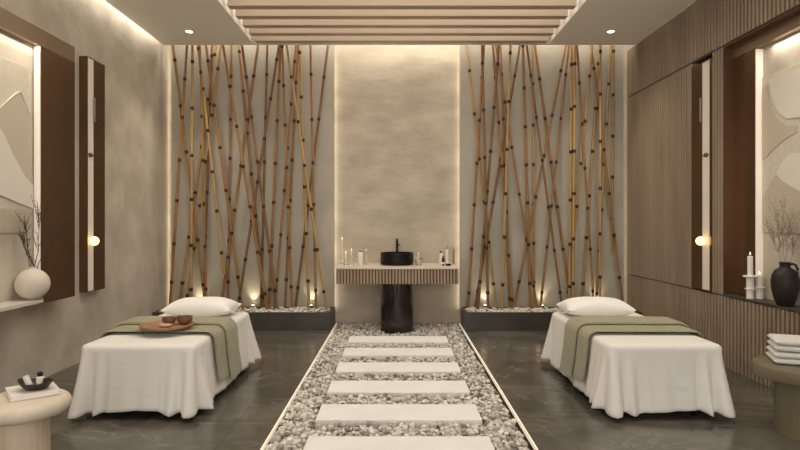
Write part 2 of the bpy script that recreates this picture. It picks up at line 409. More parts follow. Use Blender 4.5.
# ------------------------------------------------------------------ path
for x0, x1, s in ((PL-.010, PL-.001, 'left'), (PR+.001, PR+.010, 'right')):
    o = MB().box(x0, x1, 1.0, 8.6, -.03, .004).build('light_strip', LEDSTP)
    tag(o, 'thin glowing light strip along the %s edge of the pebble path' % s, 'light strip', 'floor light strips')
wh = ['nearest the camera', 'second from the camera', 'third from the camera', 'third from the washstand', 'second from the washstand', 'closest to the washstand']
slabs = []
for i in range(6):
    yb = 4.01+.704*i; slabs.append((yb-.375, yb))
    o = MB().box(-.612, .638, yb-.375, yb, -.03, .02, .005).build('path_slab', SLABM)
    tag(o, 'white rectangular path slab in the pebbles, '+wh[i], 'paving slab', 'white slabs of the pebble path')

rnd = random.Random(11)
variants = []
for k in range(24):
    bm = bmesh.new(); bmesh.ops.create_icosphere(bm, subdivisions=2 if k < 12 else 1, radius=1)
    off = Vector((k*7.3, k*3.1, 0))
    for v in bm.verts:
        f = 1+.28*noise.noise(v.co*1.1+off); v.co = Vector((v.co.x*1.2, v.co.y*.95, v.co.z*.68))*f
    me = bpy.data.meshes.new('pebble'); bm.to_mesh(me); bm.free(); me.materials.append(PEB)
    me.polygons.foreach_set('use_smooth',[True]*len(me.polygons)); variants.append(me)
spots = []
def on_slab(x, y, e): return -.612-e < x < .638+e and any(a-e < y < b+e for a,b in slabs)
for lay, (z, cell, keep) in enumerate(((-.05,.036,1.0),(-.022,.035,1.0),(-.002,.042,.55))):
    y = 3.3
    while y < 8.6:
        x = PL+.03
        while x < PR-.03:
            a, b = x+rnd.uniform(-.011,.011), y+rnd.uniform(-.011,.011)
            r = rnd.choice((.014,.017,.019,.022,.025))
            col = math.hypot(a, b-8.07) < .245+r
            if rnd.random() < keep and not on_slab(a, b, r*1.15) and not col and PL+r*1.1 < a < PR-r*1.1:
                spots.append((a, b, z+rnd.uniform(-.006,.008), r, lay))
            x += cell
        y += cell*.9
vis = sorted([s for s in spots if s[4] >= 1 and s[1] > 3.80], key=lambda s: (s[1]-(.06 if s[4]==2 else 0)))
front = vis[:300]; fs = set(id(s) for s in front)
for s in front:
    o = bpy.data.objects.new('pebble', rnd.choice(variants[:12])); C.objects.link(o)
    o.location = s[:3]; r = s[3]; o.scale = (r,r,r); o.rotation_euler = (rnd.uniform(-.4,.4), rnd.uniform(-.4,.4), rnd.uniform(0,6.28))
    tag(o, 'smooth grey-white pebble among those around the nearest path slabs', 'pebble', 'loose pebbles at the near end of the path')
m = MB(); tmp = []
import numpy as np
vcs = []; fcs = []; nv = 0
vdat = [np.array([v.co[:] for v in me.vertices]) for me in variants]
fdat = [np.array([p.vertices[:] for p in me.polygons]) for me in variants]
for s in spots:
    if id(s) in fs: continue
    k = rnd.randrange(12)+(12 if s[1] > 5.0 else 0); r = s[3]
    R = np.array((Matrix.Rotation(rnd.uniform(0,6.28),3,'Z')@Matrix.Rotation(rnd.uniform(-.4,.4),3,'X')@Matrix.Rotation(rnd.uniform(-.4,.4),3,'Y')))
    vcs.append((vdat[k]*r)@R.T+np.array(s[:3])); fcs.append(fdat[k]+nv); nv += len(vdat[k])
me = bpy.data.meshes.new('gravel_bed'); V = np.concatenate(vcs); Fc = np.concatenate(fcs)
me.from_pydata(V.tolist(), [], Fc.tolist()); me.materials.append(PEB)
me.polygons.foreach_set('use_smooth',[True]*len(me.polygons))
o = bpy.data.objects.new('gravel_bed', me); C.objects.link(o)
tag(o, 'grey and white pebbles filling the channel around the path slabs', 'pebbles', None, 'stuff')
m.bm.free()

# ------------------------------------------------------------------ washstand
VY0, VY1 = 7.85, YB-.005; VX0, VX1 = -.822, .835
t = thing('vanity', (0, 8.1, .67), 'floating washstand with fluted wooden front against the stone panel', 'washstand')
m = MB(); n = 38; p = (VX1-VX0)/n; pts = []
for i in range(n):
    a = VX0+i*p
    pts += [(a,.025),(a+.36*p,.025),(a+.38*p,.003),(a+.46*p,0),(a+.90*p,0),(a+.98*p,.003)]
pts += [(VX1,.025),(VX1,.05),(VX0,.05)]
lo = [m.bm.verts.new((x,VY0+dy,.66)) for x,dy in pts]; hi = [m.bm.verts.new((x,VY0+dy,.862)) for x,dy in pts]
for i in range(len(pts)):
    j = (i+1)%len(pts); m.mi = 1 if i < 6*n and i%6 == 0 else 0; m.face([lo[i],lo[j],hi[j],hi[i]])
m.mi = 0
m.face(lo[::-1]); m.face(hi)
m.build('fluted_front', [WOODV, VANITY_SHADE], t)
MB().box(VX0, VX1, VY0+.05, VY1, .66, .862).build('cabinet_body', WOODV, t)
MB().box(VX0-.012, VX1+.012, VY0-.015, VY1, .862, .89, .003).build('worktop', COUNTER, t)
o = MB().lathe((0.0,8.07,-.1), [(.229,0),(.229,.755),(.226,.758)], 64).build('pedestal', BLACKM, None, 40)
tag(o, 'glossy black marble cylinder column under the washstand', 'column')
o = MB().lathe((0,8.29,.892), [(.20,0),(.232,.008),(.236,.02),(.236,.168),(.231,.175),(.222,.175),(.216,.168),(.216,.04),(.19,.025),(.03,.02)], 56).build('basin', BLACKC, None, 40)
tag(o, 'round black vessel basin on the washstand', 'sink')
t = thing('faucet', (0,8.565,.89), 'tall slim black tap behind the round basin', 'tap')
MB().lathe((0,8.565,.891), [(.03,0),(.03,.008),(.018,.01),(.018,.36),(.016,.365)], 24).build('post', BLACKMET, t, 40)
MB().tube([(0,8.565,1.24),(0,8.49,1.24),(0,8.42,1.235),(0,8.415,1.205)], [.014,.014,.014,.012], 14).build('spout', BLACKMET, t, 50)
MB().tube([(.016,8.565,1.16),(.05,8.565,1.165)], .008, 10).build('handle', BLACKMET, t, 50)

def vessel(name, px, d, parts, label, cat, group='bottles and candles on the washstand'):
    x = (px-CX)/F*d
    t = thing(name, (x,d,.89), label, cat, group)
    for pn, prof, mm in parts:
        MB().lathe((x,d,.891), prof, 24).build(pn, mm, t, 40)
    return t
def candle_glass(px, d, hs, hc, label):
    x = (px-CX)/F*d
    t = thing('candle_holder', (x,d,.89), label+' holder', 'candle holder', 'glass candle holders on the washstand')
    MB().lathe((x,d,.891), [(.032,0),(.034,.006),(.012,.02),(.012,hs*.45),(.036,hs*.5),(.036,hs*.54),(.012,hs*.6),(.013,hs)], 24).build('stem', GLASS, t, 40)
    k = MB().lathe((x,d,.891+hs), [(.011,0),(.0105,hc),(.005,hc+.003)], 16).build('candle', WAX, None, 40)
    tag(k, label, 'candle', 'candles on the washstand')
    MB().lathe((x,d,.891+hs+hc), [(.001,0),(.006,.008),(.005,.018),(.001,.034)], 10).build('flame', FLAME, k, 40)
candle_glass(342, 8.42, .16, .20, 'tallest white candle at the left end of the washstand')
candle_glass(345.8, 8.14, .10, .07, 'short white candle in front of the tallest one, on a glass')
candle_glass(351.5, 8.30, .12, .08, 'white candle on a glass between tall candle and jar')
vessel('jar', 360.5, 8.2, [('body',[(.034,0),(.036,.006),(.036,.17),(.030,.185)],LABEL),('stopper',[(.030,.185),(.012,.2),(.008,.225),(.014,.24),(.013,.26),(.003,.27)],GLASS)],
       'white labelled jar with a glass stopper left of the basin', 'jar')
vessel('bottle', 366.3, 8.28, [('body',[(.024,0),(.026,.006),(.026,.12),(.012,.15),(.010,.19)],GLASS),('stopper',[(.012,.19),(.014,.2),(.014,.22),(.004,.228)],LABEL)],
       'slim clear glass bottle just left of the basin', 'bottle')
vessel('bottle', 418.6, 8.2, [('body',[(.042,0),(.045,.006),(.045,.105),(.016,.125),(.013,.14)],GLASS),('filling',[(.038,.008),(.038,.075)],LABEL),('stopper',[(.015,.14),(.009,.15),(.008,.18),(.002,.185)],LABEL)],
       'squat clear glass bottle just right of the basin', 'bottle')
vessel('bottle', 440.8, 8.32, [('body',[(.026,0),(.028,.006),(.028,.15),(.012,.165)],LABEL),('cap',[(.013,.165),(.013,.19)],BLACKMET)],
       'white bottle with a dark cap, left of the right-hand bottles', 'bottle')
vessel('bottle', 443.2, 8.1, [('body',[(.020,0),(.022,.006),(.022,.10),(.010,.115)],BROWNG),('label_band',[(.0225,.02),(.0225,.05)],LABEL),('cap',[(.011,.115),(.011,.135)],BLACKMET)],
       'small dark bottle in front of the white capped bottle', 'bottle')
vessel('bottle', 447.2, 8.32, [('body',[(.022,0),(.024,.006),(.024,.20),(.010,.215)],LABEL),('pump',[(.006,.215),(.006,.25),(.014,.252),(.014,.262)],BRONZEL)],
       'tall white pump bottle at the right of the washstand', 'bottle')
vessel('dish', 448.3, 8.05, [('bowl',[(.02,0),(.034,.008),(.042,.03),(.038,.03),(.03,.014),(.004,.01)],BLACKC)],
       'little black dish at the right end of the washstand', 'dish')
vessel('bottle', 453.5, 8.36, [('body',[(.012,0),(.013,.005),(.013,.20),(.006,.22),(.006,.25)],BRONZEL)],
       'thin bronze tube bottle at the far right of the washstand', 'bottle')

# ------------------------------------------------------------------ massage beds
ZT = .56
def rrect(x0, x1, y0, y1, r, n):
    """n points round a rounded rectangle with outward normals and arc length"""
    segs = []; cs = [((x1-r,y0+r),-PI/2),((x1-r,y1-r),0),((x0+r,y1-r),PI/2),((x0+r,y0+r),PI)]
    per = 2*(x1-x0-2*r)+2*(y1-y0-2*r)+2*PI*r; out = []
    W, D, A = x1-x0-2*r, y1-y0-2*r, PI*r/2
    for i in range(n):
        s = per*i/n; q = s
        for (ln, kind) in ((W,'f'),(A,0),(D,'r'),(A,1),(W,'b'),(A,2),(D,'l'),(A,3)):
            if q <= ln: break
            q -= ln
        if kind == 'f': out.append((x0+r+q,y0,0,-1,s))
        elif kind == 'r': out.append((x1,y0+r+q,1,0,s))
        elif kind == 'b': out.append((x1-r-q,y1,0,1,s))
        elif kind == 'l': out.append((x0,y1-r-q,-1,0,s))
        else:
            (cx,cy),a0 = cs[kind]; a = a0+q/r
            out.append((cx+r*math.cos(a),cy+r*math.sin(a),math.cos(a),math.sin(a),s))
    return out, per
def flare(t): return .012*t+.045*t**1.4
def sheet(x0, x1, y0, y1, side, seed):
    rnd = random.Random(seed); r = .06; n = 420
    P, per = rrect(x0,x1,y0,y1,r,n); W, D, A = x1-x0-2*r, y1-y0-2*r, PI*r/2
    fr, br, bl, fl = W+A/2, W+A+D+A/2, 2*W+D+2.5*A, per-A/2      # arc positions of the corners
    # pleats: (arc position, width, height)
    pl = [(fr-.035,.038,.085),(fr-.14,.036,.06),(fr+.075,.034,.06),(fl+.035,.040,.085),(fl+.14,.034,.05),(fl-.075,.034,.06),(br,.05,.08),(bl,.05,.08),(br-.13,.04,.04)]
    if side == 'left': pl += [(fr-.20,.03,.018),(fr+.19,.03,.02)]
    else: pl += [(fl+.19,.03,.02),(fl-.19,.03,.02)]
    ph = rnd.uniform(0,6)
    m = MB(); rings = []
    zh = .064
    for ins, dz in ((.30,.0),(.14,0),(.07,-.001),(.035,-.004),(.014,-.013),(.004,-.026),(0,-.045)):
        ring = []
        for (x,y,nx,ny,s) in P:
            cx, cy = (x0+x1)/2, (y0+y1)/2
            px = max(x0+ins, min(x1-ins, x)); py = max(y0+ins, min(y1-ins, y))
            if ins < .06: px, py = x-nx*ins, y-ny*ins
            ring.append((px,py,ZT+dz+(0.003*noise.noise(Vector((px*5,py*5,seed))) if ins > .05 else 0)))
        rings.append(ring)
    T = 18
    for k in range(1, T+1):
        t = k/T; ring = []
        for (x,y,nx,ny,s) in P:
            g = 0; low = 0
            for (q,w,h) in pl:
                dd = abs((s-q+per/2) % per-per/2); e = math.exp(-(dd/w)**2); g += h*e*t**.9
                low += .018*e
                g -= .42*h*t**.9*math.exp(-((dd-1.9*w)/(.7*w))**2)
            g += .006*t*math.sin(s*17+ph)+.004*t*math.sin(s*41+2*ph)
            wz = zh-low+.007*math.sin(s*9+ph)
            z = (ZT-.045)*(1-t)+wz*t
            o = flare(t)+g
            o += .0022*math.sin(z*70+4*math.sin(s*5+ph))*math.sin(PI*t)*(.5+noise.noise(Vector((s*3,z*5,seed))))
            ring.append((x+nx*o, y+ny*o, z))
        rings.append(ring)
    m.rings(rings, True, True, False)
    o = m.build('bed_sheet', SHEET, None, 80)
    sm = o.modifiers.new('s','SOLIDIFY'); sm.thickness = .004; sm.offset = -1
    return o
def throw(x0, x1, y0, y1, seed):
    rnd = random.Random(seed); m = MB()
    def section(off, zb):
        pts = []
        K = 14
        for k in range(K+1):                        # up the left side
            t = 1-k/K; z = zb+(ZT-.045-zb)*(1-t); tt = max(0,(ZT-.045-z)/(ZT-.09))
            pts.append((x0-flare(tt)-off, z))
        R = .045+off
        for a in (20,45,70,90): pts.append((x0+.045-R*math.cos(math.radians(a)), ZT-.045+R*math.sin(math.radians(a))))
        for k in range(1,16): pts.append((x0+.045+(x1-x0-.09)*k/16, ZT+off))
        for a in (90,70,45,20): pts.append((x1-.045+R*math.cos(math.radians(a)), ZT-.045+R*math.sin(math.radians(a))))
        for k in range(K+1):
            t = k/K; z = ZT-.045-(ZT-.045-zb)*t; tt = max(0,(ZT-.045-z)/(ZT-.09))
            pts.append((x1+flare(tt)+off, z))
        return pts
    def layer(ya, yb, off, th, zb, amp):
        # a closed slab: outer and inner section with rounded edges, lofted along y
        NY = 22; secs = []
        prof = []
        for k in range(NY+1):
            v = k/NY; y = ya+(yb-ya)*v
            e = min(v, 1-v)*(yb-ya); rr = th/2
            f = 1 if e > rr else math.sqrt(max(0,1-((rr-e)/rr)**2))
            prof.append((y, f))
        outer = []; inner = []
        for (y,f) in prof:
            o1 = section(off+th/2+th/2*max(f,.12), zb); i1 = section(off+th/2-th/2*max(f,.12), zb)
            wob = lambda q: amp*noise.noise(Vector((q[0]*6,y*9,q[1]*6+seed)))
            outer.append([(q[0]+wob(q)*.6*(1 if q[0]>x1-.02 else -1 if q[0]<x0+.02 else 0), y+.02*noise.noise(Vector((q[0]*2,q[1]*3,seed+5)))+ (.03*(ZT-q[1])), q[1]+abs(wob(q))*(1 if x0<q[0]<x1 else 0)) for q in o1])
            inner.append([(q[0], y+.02*noise.noise(Vector((q[0]*2,q[1]*3,seed+5)))+(.03*(ZT-q[1])), q[1]) for q in i1])
        rs = [a+b[::-1] for a,b in zip(outer,inner)]
        m.rings(rs)
    layer(y0, y1-.04, .022, .014, .165, .005)
    layer(y0+.26, y1, .037, .026, .13, .008)
    return m.build('throw_blanket', THROW, None, 80)
def pillow(cx, cy, z0, wx, wy, h, seed):
    m = MB(); n = 36; k = 24
    def pt(i,j,sg):
        u = -1+2*i/n; v = -1+2*j/k
        fu = (1-abs(u)**3.0); fv = (1-abs(v)**2.6)
        hgt = max(0, fu*fv)**.52
        pin = 1-.045*(1-abs(u)**2) if abs(v) > .6 else 1
        x = u*wx/2*(1-.05*(1-v*v)*0-.04*(abs(u)**4)*(1-v*v)); y = v*wy/2*(1-.06*(1-u*u)*abs(v)**4)
        ear = .02*(abs(u*v))**6
        z = hgt*(h*.62 if sg > 0 else h*.38)*sg
        z += .004*noise.noise(Vector((x*9,y*9,seed)))*hgt
        z += h*.38
        if sg < 0: z = max(z, .004+0*z)
        return (cx+x, cy+y, z0+z+ear)
    top = [[m.bm.verts.new(pt(i,j,1)) for j in range(k+1)] for i in range(n+1)]
    bot = [[top[i][j] if i in (0,n) or j in (0,k) else m.bm.verts.new(pt(i,j,-1)) for j in range(k+1)] for i in range(n+1)]
    for i in range(n):
        for j in range(k):
            m.face([top[i][j],top[i+1][j],top[i+1][j+1],top[i][j+1]]); m.face([bot[i][j],bot[i][j+1],bot[i+1][j+1],bot[i+1][j]])
    return m.build('pillow', PILLOWM, None, 60)
def bed(x0, x1, y0, y1, side, extra):
    t = thing('massage_bed', ((x0+x1)/2,(y0+y1)/2,0), 'black massage bed hidden under the white sheet on the %s' % side, 'massage bed', 'massage beds either side of the path')
    a, b, c, d = x0+.03, x1-.03, y0+.03, y1-.03
    MB().box(a,b,c,d,.40,ZT-.012,.03).build('mattress', BEDM, t, 40)
    MB().box(a+.05,b-.05,c+.08,d-.08,.30,.40,.01).build('frame', BEDM, t)
    for sx in (a+.06,b-.12):
        for sy in (c+.14,d-.20): MB().box(sx,sx+.06,sy,sy+.06,0,.30,.005).build('leg', BEDM, t)
    tag(sheet(x0,x1,y0,y1,side,5 if side=='left' else 9), 'white linen sheet draped to the floor over the %s bed' % side, 'sheet', 'white sheets on the beds')
    tag(throw(x0,x1,4.81,5.40,3 if side=='left' else 8), 'sage green quilted throw folded across the %s bed%s' % (side, extra), 'throw', 'green throws on the beds')
    tag(pillow(-1.945 if side=='left' else 1.98, 5.80, ZT+.004, .665, .44, .185, 2 if side=='left' else 6), 'white pillow at the head of the %s bed' % side, 'pillow', 'white bed pillows')
bed(-2.44, -1.545, 4.44, 6.12, 'left', ', under the tray')
bed(1.62, 2.515, 4.44, 6.12, 'right', ' without a tray')

# tray and bowls on the left bed
zt = ZT+.052; c = (-1.945, 4.90)
o = MB().lathe((c[0],c[1],zt), [(.18,0),(.203,.006),(.220,.028),(.214,.030),(.198,.014),(.03,.012)], 56).build('tray', TRAYM, None, 40)
tag(o, 'round shallow wooden tray on the green throw of the left bed', 'tray')
zt += .015
def cup(x, y, r, h, label):
    o = MB().lathe((x,y,zt), [(r*.5,0),(r*.8,h*.25),(r,h*.7),(r*.97,h),(r*.88,h),(r*.85,h*.7),(r*.6,h*.25),(.004,h*.18)], 32).build('bowl', CUPM, None, 40)
    tag(o, label, 'bowl', 'wooden bowls on the tray')
cup(c[0]+.0, c[1]+.05, .058, .060, 'small dark wooden bowl left of its twin on the round tray')
cup(c[0]+.125, c[1]+.07, .066, .066, 'larger dark wooden bowl at the right of the round tray')
o = MB().lathe((c[0]+.02,c[1]-.075,zt), [(.03,0),(.048,.012),(.05,.022),(.044,.022),(.03,.010),(.004,.009)], 32, 1.15, .8).build('dish', SOAPM, None, 40)
tag(o, 'small flat tan dish in front of the bowls on the tray', 'dish')

# ------------------------------------------------------------------ left side table
d = 3.40; X = -2.195
t = thing('side_table', (X,d,0), 'cream mushroom-shaped side table at the lower left', 'side table')
prof = []
for k in range(13):
    a = -PI/2+PI*k/12; prof.append((.208+.046*math.cos(a), .424+.046*math.sin(a)))
MB().lathe((X,d,0), [(.05,.378)]+prof+[(.12,.473)], 56).build('tabletop', STONET, t, 50)
m = MB(); n = 96; rs = []
for z, f in ((0,.96),(.378,.94)):
    rs.append([(X+(.148*f+.0008*math.cos(i*PI*.5))*math.cos(2*PI*i/n), d+(.148*f+.0008*math.cos(i*PI*.5))*math.sin(2*PI*i/n), z) for i in range(n)])
m.rings(rs); m.build('pedestal', LEGT, t)
ztop = .474
# book under the bowl: corners seen at (4,388) (32,396) (60,388)
bc = (-2.182, 3.47)
m = MB().box(bc[0]-.123, bc[0]+.123, bc[1]-.123, bc[1]+.123, ztop+.002, ztop+.032, .003, rot=math.radians(40))
t = thing('book', (bc[0],bc[1],ztop), 'thick white book lying under the dark bowl', 'book')
R = lambda mb: mb
MB().box(bc[0]-.120, bc[0]+.120, bc[1]-.120, bc[1]+.120, ztop+.005, ztop+.029, 0, rot=math.radians(40)).build('pages', LABEL, t)
m.bm.free()
m = MB(); m.box(bc[0]-.123, bc[0]+.123, bc[1]-.123, bc[1]+.123, ztop+.029, ztop+.032, 0, rot=math.radians(40)); m.box(bc[0]-.123, bc[0]+.123, bc[1]-.123, bc[1]+.123, ztop+.002, ztop+.005, 0, rot=math.radians(40))
m.build('cover', WAX, t)
zb = ztop+.033; bx, by = -2.15, 3.455
m = MB(); rs = []
n = 40
for r, z in ((.045,0),(.06,.004),(.088,.032),(.094,.044),(.088,.044),(.078,.03),(.05,.012),(.003,.010)):
    ring = []
    for i in range(n):
        a = 2*PI*i/n; q = 1+.09*math.cos(2*a); lift = .016*max(0,math.cos(2*a))*(z/.044)
        ring.append((bx+r*q*math.cos(a), by+.85*r*math.sin(a), zb+z+lift))
    rs.append(ring)
m.rings(rs); o = m.build('bowl', BOWLM, None, 50)
tag(o, 'boat-shaped dark bowl on the white book on the cream table', 'bowl')
m = MB(); m.tube([(bx-.05,by-.02,zb+.078),(bx-.015,by-.035,zb+.028)], [.017,.017], 14)
o = m.build('towel_roll', TOWEL, None, 50); tag(o, 'small rolled white towel leaning in the dark bowl', 'towel')
t = thing('bottle', (bx+.022,by+.005,zb+.012), 'tiny white-labelled bottle with dark cap in the dark bowl', 'bottle')
MB().lathe((bx+.022,by+.005,zb+.012), [(.02,0),(.022,.004),(.022,.055),(.014,.062)], 24).build('body', LABEL, t, 40)
MB().lathe((bx+.022,by+.005,zb+.012), [(.014,.062),(.015,.064),(.015,.084),(.010,.087)], 20).build('cap', BLACKMET, t, 40)
o = MB().sphere((bx+.062,by+.0,zb+.052), .017, 14, 8).build('stone', JUGM, None, 60); tag(o, 'round dark massage stone at the right of the bowl', 'stone')
o = MB().sphere((bx+.038,by-.035,zb+.032), .014, 14, 8).build('stone', SOAPM, None, 60); tag(o, 'small tan massage stone at the front of the bowl', 'stone')

# ------------------------------------------------------------------ right side table with towels
d = 4.10; X = 2.885
t = thing('side_table', (X,d,0), 'round olive brown pedestal table at the lower right', 'side table')
MB().lathe((X,d,0), [(.05,.405),(.308,.405),(.321,.409),(.325,.420),(.325,.474),(.320,.486),(.308,.490),(.05,.490)], 64).build('tabletop', OLIVE, t, 40)
MB().lathe((X,d,0), [(.188,0),(.188,.405)], 48).build('pedestal', OLIVE, t, 40)
def towel(z, w, dd, h, cx, cy, label):
    m = MB(); n = 26
    # folded towel: stack of two U-folds seen as rounded layers
    for k in range(2):
        hh = h/2; zz = z+k*hh; rs = []
        a = 0
        xs = [-w/2+w*i/20 for i in range(21)]
        for i, x in enumerate(xs):
            e = min(i, 20-i)/20*w; rr = hh*.5
            f = 1 if e > rr else math.sqrt(max(.05,1-((rr-e)/rr)**2))
            ring = []
            for q in range(28):
                ang = 2*PI*q/28; cs, sn = math.cos(ang), math.sin(ang)
                yy = (abs(cs)**.35)*(1 if cs > 0 else -1)*dd/2*(.985+.015*noise.noise(Vector((x*4,k*3,1))))
                zq = (abs(sn)**.55)*(1 if sn > 0 else -1)*hh*.5*f*.97
                ring.append((cx+x*(1-.01*k), cy+yy, zz+hh*.5+zq+.003*noise.noise(Vector((x*11,yy*9,k+z*20)))*0))
            rs.append(ring)
        m.rings(rs)
    bmesh.ops.rotate(m.bm, verts=m.bm.verts, cent=(cx,cy,0), matrix=Matrix.Rotation(math.radians(-22),3,'Z'))
    o = m.build('folded_towel', TOWEL, None, 60)
    tag(o, label, 'towel', 'folded towels on the olive table')
towel(.491, .42, .30, .088, 2.925, 4.17, 'lower folded white towel of the stack on the olive table')
towel(.581, .41, .29, .086, 2.928, 4.17, 'upper folded white towel of the stack on the olive table')

# ------------------------------------------------------------------ left wall: lit niche with art, sconce
XF = -3.20; y1 = dep(41, XF); y2 = dep(75, XF)
t = thing('wall_niche', (-XW+.01, 4.6, .764), 'bronze framed lit wall niche on the left plaster wall', 'wall niche')
MB().box(-XW, XF, 3.4, y2, 3.082, 3.239, .003).build('top_rail', BRONZEL, t)
MB().box(-XW, XF, y1, y2, .764, 3.082, .003).build('side_panel', BRONZE, t)
MB().box(-XW, XF, 3.4, 3.95, .764, 3.082, .003).build('side_panel', BRONZE, t)
MB().box(-XW, XF-.07, 3.95, y1, .835, 3.082).build('back_panel', PLASTER, t)
MB().box(-XW, -3.065, 3.95, 5.03, .803, .835, .003).build('shelf', SHELFM, t)
MB().box(XF-.058, XF-.004, y1-.012, y1-.001, .84, 3.08).build('light_strip', LEDREV, t)
area('niche_lamp', (XF-.02, 4.6, 3.07), (0, math.radians(-12), 0), .05, 1.2, 2.2, (1,.90,.75))

def art_left():
    x = XF-.07
    t = thing('wall_art', (x, 4.6, 1.41), 'tall pale relief artwork of dunes in the left wall niche', 'artwork')
    ya, yb, za, zb2 = 4.0, 5.165, 1.41, 2.86
    MB().box(x, x+.014, ya, yb, za, zb2, .002).build('canvas', ARTC, t)
    def curve(pts, n=10):
        out = []
        for i in range(len(pts)-1):
            p0 = pts[max(i-1,0)]; p1 = pts[i]; p2 = pts[i+1]; p3 = pts[min(i+2,len(pts)-1)]
            for k in range(n):
                s = k/n
                out.append(tuple(.5*((2*p1[q])+(-p0[q]+p2[q])*s+(2*p0[q]-5*p1[q]+4*p2[q]-p3[q])*s*s+(-p0[q]+3*p1[q]-3*p2[q]+p3[q])*s**3) for q in (0,1)))
        out.append(pts[-1]); return out
    def layer(name, top, bottom, x1, m):
        poly = curve(top)+curve(bottom)[::-1]
        MB().prism_x(poly, x+.0135, x1).build(name, m, t)
    layer('mountain_relief', [(4.0,2.0),(4.4,2.25),(4.72,2.42),(4.92,2.58),(5.0,2.62),(5.08,2.52),(5.16,2.42)], [(4.0,1.8),(4.6,1.9),(5.16,1.72)], x+.024, ARTD)
    layer('dune_relief', [(4.0,2.35),(4.4,2.38),(4.72,2.27),(4.9,2.06),(5.05,1.90),(5.16,1.83)], [(4.0,1.9),(4.5,1.78),(4.9,1.68),(5.16,1.62)], x+.034, ARTL)
    layer('foreground_relief', [(4.0,1.86),(4.5,1.76),(4.8,1.70),(5.0,1.66),(5.16,1.63)], [(4.0,1.425),(4.6,1.425),(5.16,1.425)], x+.020, ARTC)
    m = MB()
    for k in range(13):
        z = 1.44+k*.0155*(1+0)
        m.tube([(x+.021, 4.01+i*.0575, z+.02*(k/13)*math.sin(2.2*(4.0+i*.06))-.0*k) for i in range(21)], .0038, 6)
    m.build('ripple_lines', ARTD, t, 60)
    m = MB(); m.tube(curve([(x+.03,4.72,2.42),(x+.028,4.92,2.585),(x+.028,5.0,2.625),(x+.028,5.16,2.43)]) if False else [(x+.026,4.72,2.42),(x+.026,4.92,2.58),(x+.026,5.0,2.62),(x+.026,5.08,2.52),(x+.026,5.16,2.42)], .004, 6)
    m.build('ridge_line', ARTL, t, 60)
art_left()

def sconce(side):
    if side == 'left':
        xw, xf, ya, yc, yd, yb = -XW, -3.335, 6.19, 6.195, 6.33, 6.60
        s = 1
    else:
        xw, xf, ya, yc, yd, yb = XW+.20, XW-.006, 6.245, 6.283, 6.438, 6.666
        s = -1
    if side == 'left': xf = -3.30; ya = dep(79,-XW); k = abs(xf)*F; yc = ya+.012; yd = dep(94, xf); yb = dep(105, xf)
    z0, z1 = .748, 3.27
    t = thing('wall_sconce', (xw, (ya+yb)/2, z0), 'tall bronze wall light with a glowing globe on the %s wall' % side, 'wall lamp', 'tall globe wall lights')
    def bx(a, b, *r): return MB().box(min(a,b), max(a,b), *r)
    bx(xw, xf, yd, yb, z0, z1, .003).build('front_panel', BRONZE, t)
    xin = xf-s*.006
    bx(xw, xf, ya, yc, z0, z1, .002).build('edge_plate', BRONZE, t)
    bx(xw, xin, yc, yd, z0, z1).build('light_channel', CHAN, t)
    bx(xw, xf, yc, yd, z1-.012, z1).build('top_cap', BRONZEL, t); bx(xw, xf, yc, yd, z0, z0+.012).build('bottom_cap', BRONZEL, t)
    px = 94.3 if side == 'left' else 700.5
    xg = xf+s*.05; yg = dep(px, xg)
    zg = H-(241-CY)/F*yg
    MB().sphere((xg,yg,zg), .049, 24, 14).build('globe', GLOBE, t, 60)
    MB().tube([(xf-s*.02,yg,zg),(xg-s*.045,yg,zg)], .012, 12).build('globe_mount', BRONZEL, t, 50)
    px2 = 90.2 if side == 'left' else 706.3
    yk = dep(px2, xf); zk = H+(CY-155)/F*yk
    MB().sphere((xf,yk,zk), .026, 18, 10).build('knob', BRONZE, t, 60)
    MB().tube([(xf,yk-.055,zk),(xf,yk+.09,zk)], .005, 8).build('knob_rod', BRONZE, t)
    px3 = 94.5 if side == 'left' else 700.5
    yr = dep(px3, xf+s*.012)
    MB().tube([(xf+s*.012,yr,H+(CY-98)/F*yr),(xf+s*.012,yr,H+(CY-122)/F*yr)], .010, 10).build('accent_rod', BRONZEL, t)
sconce('left'); sconce('right')

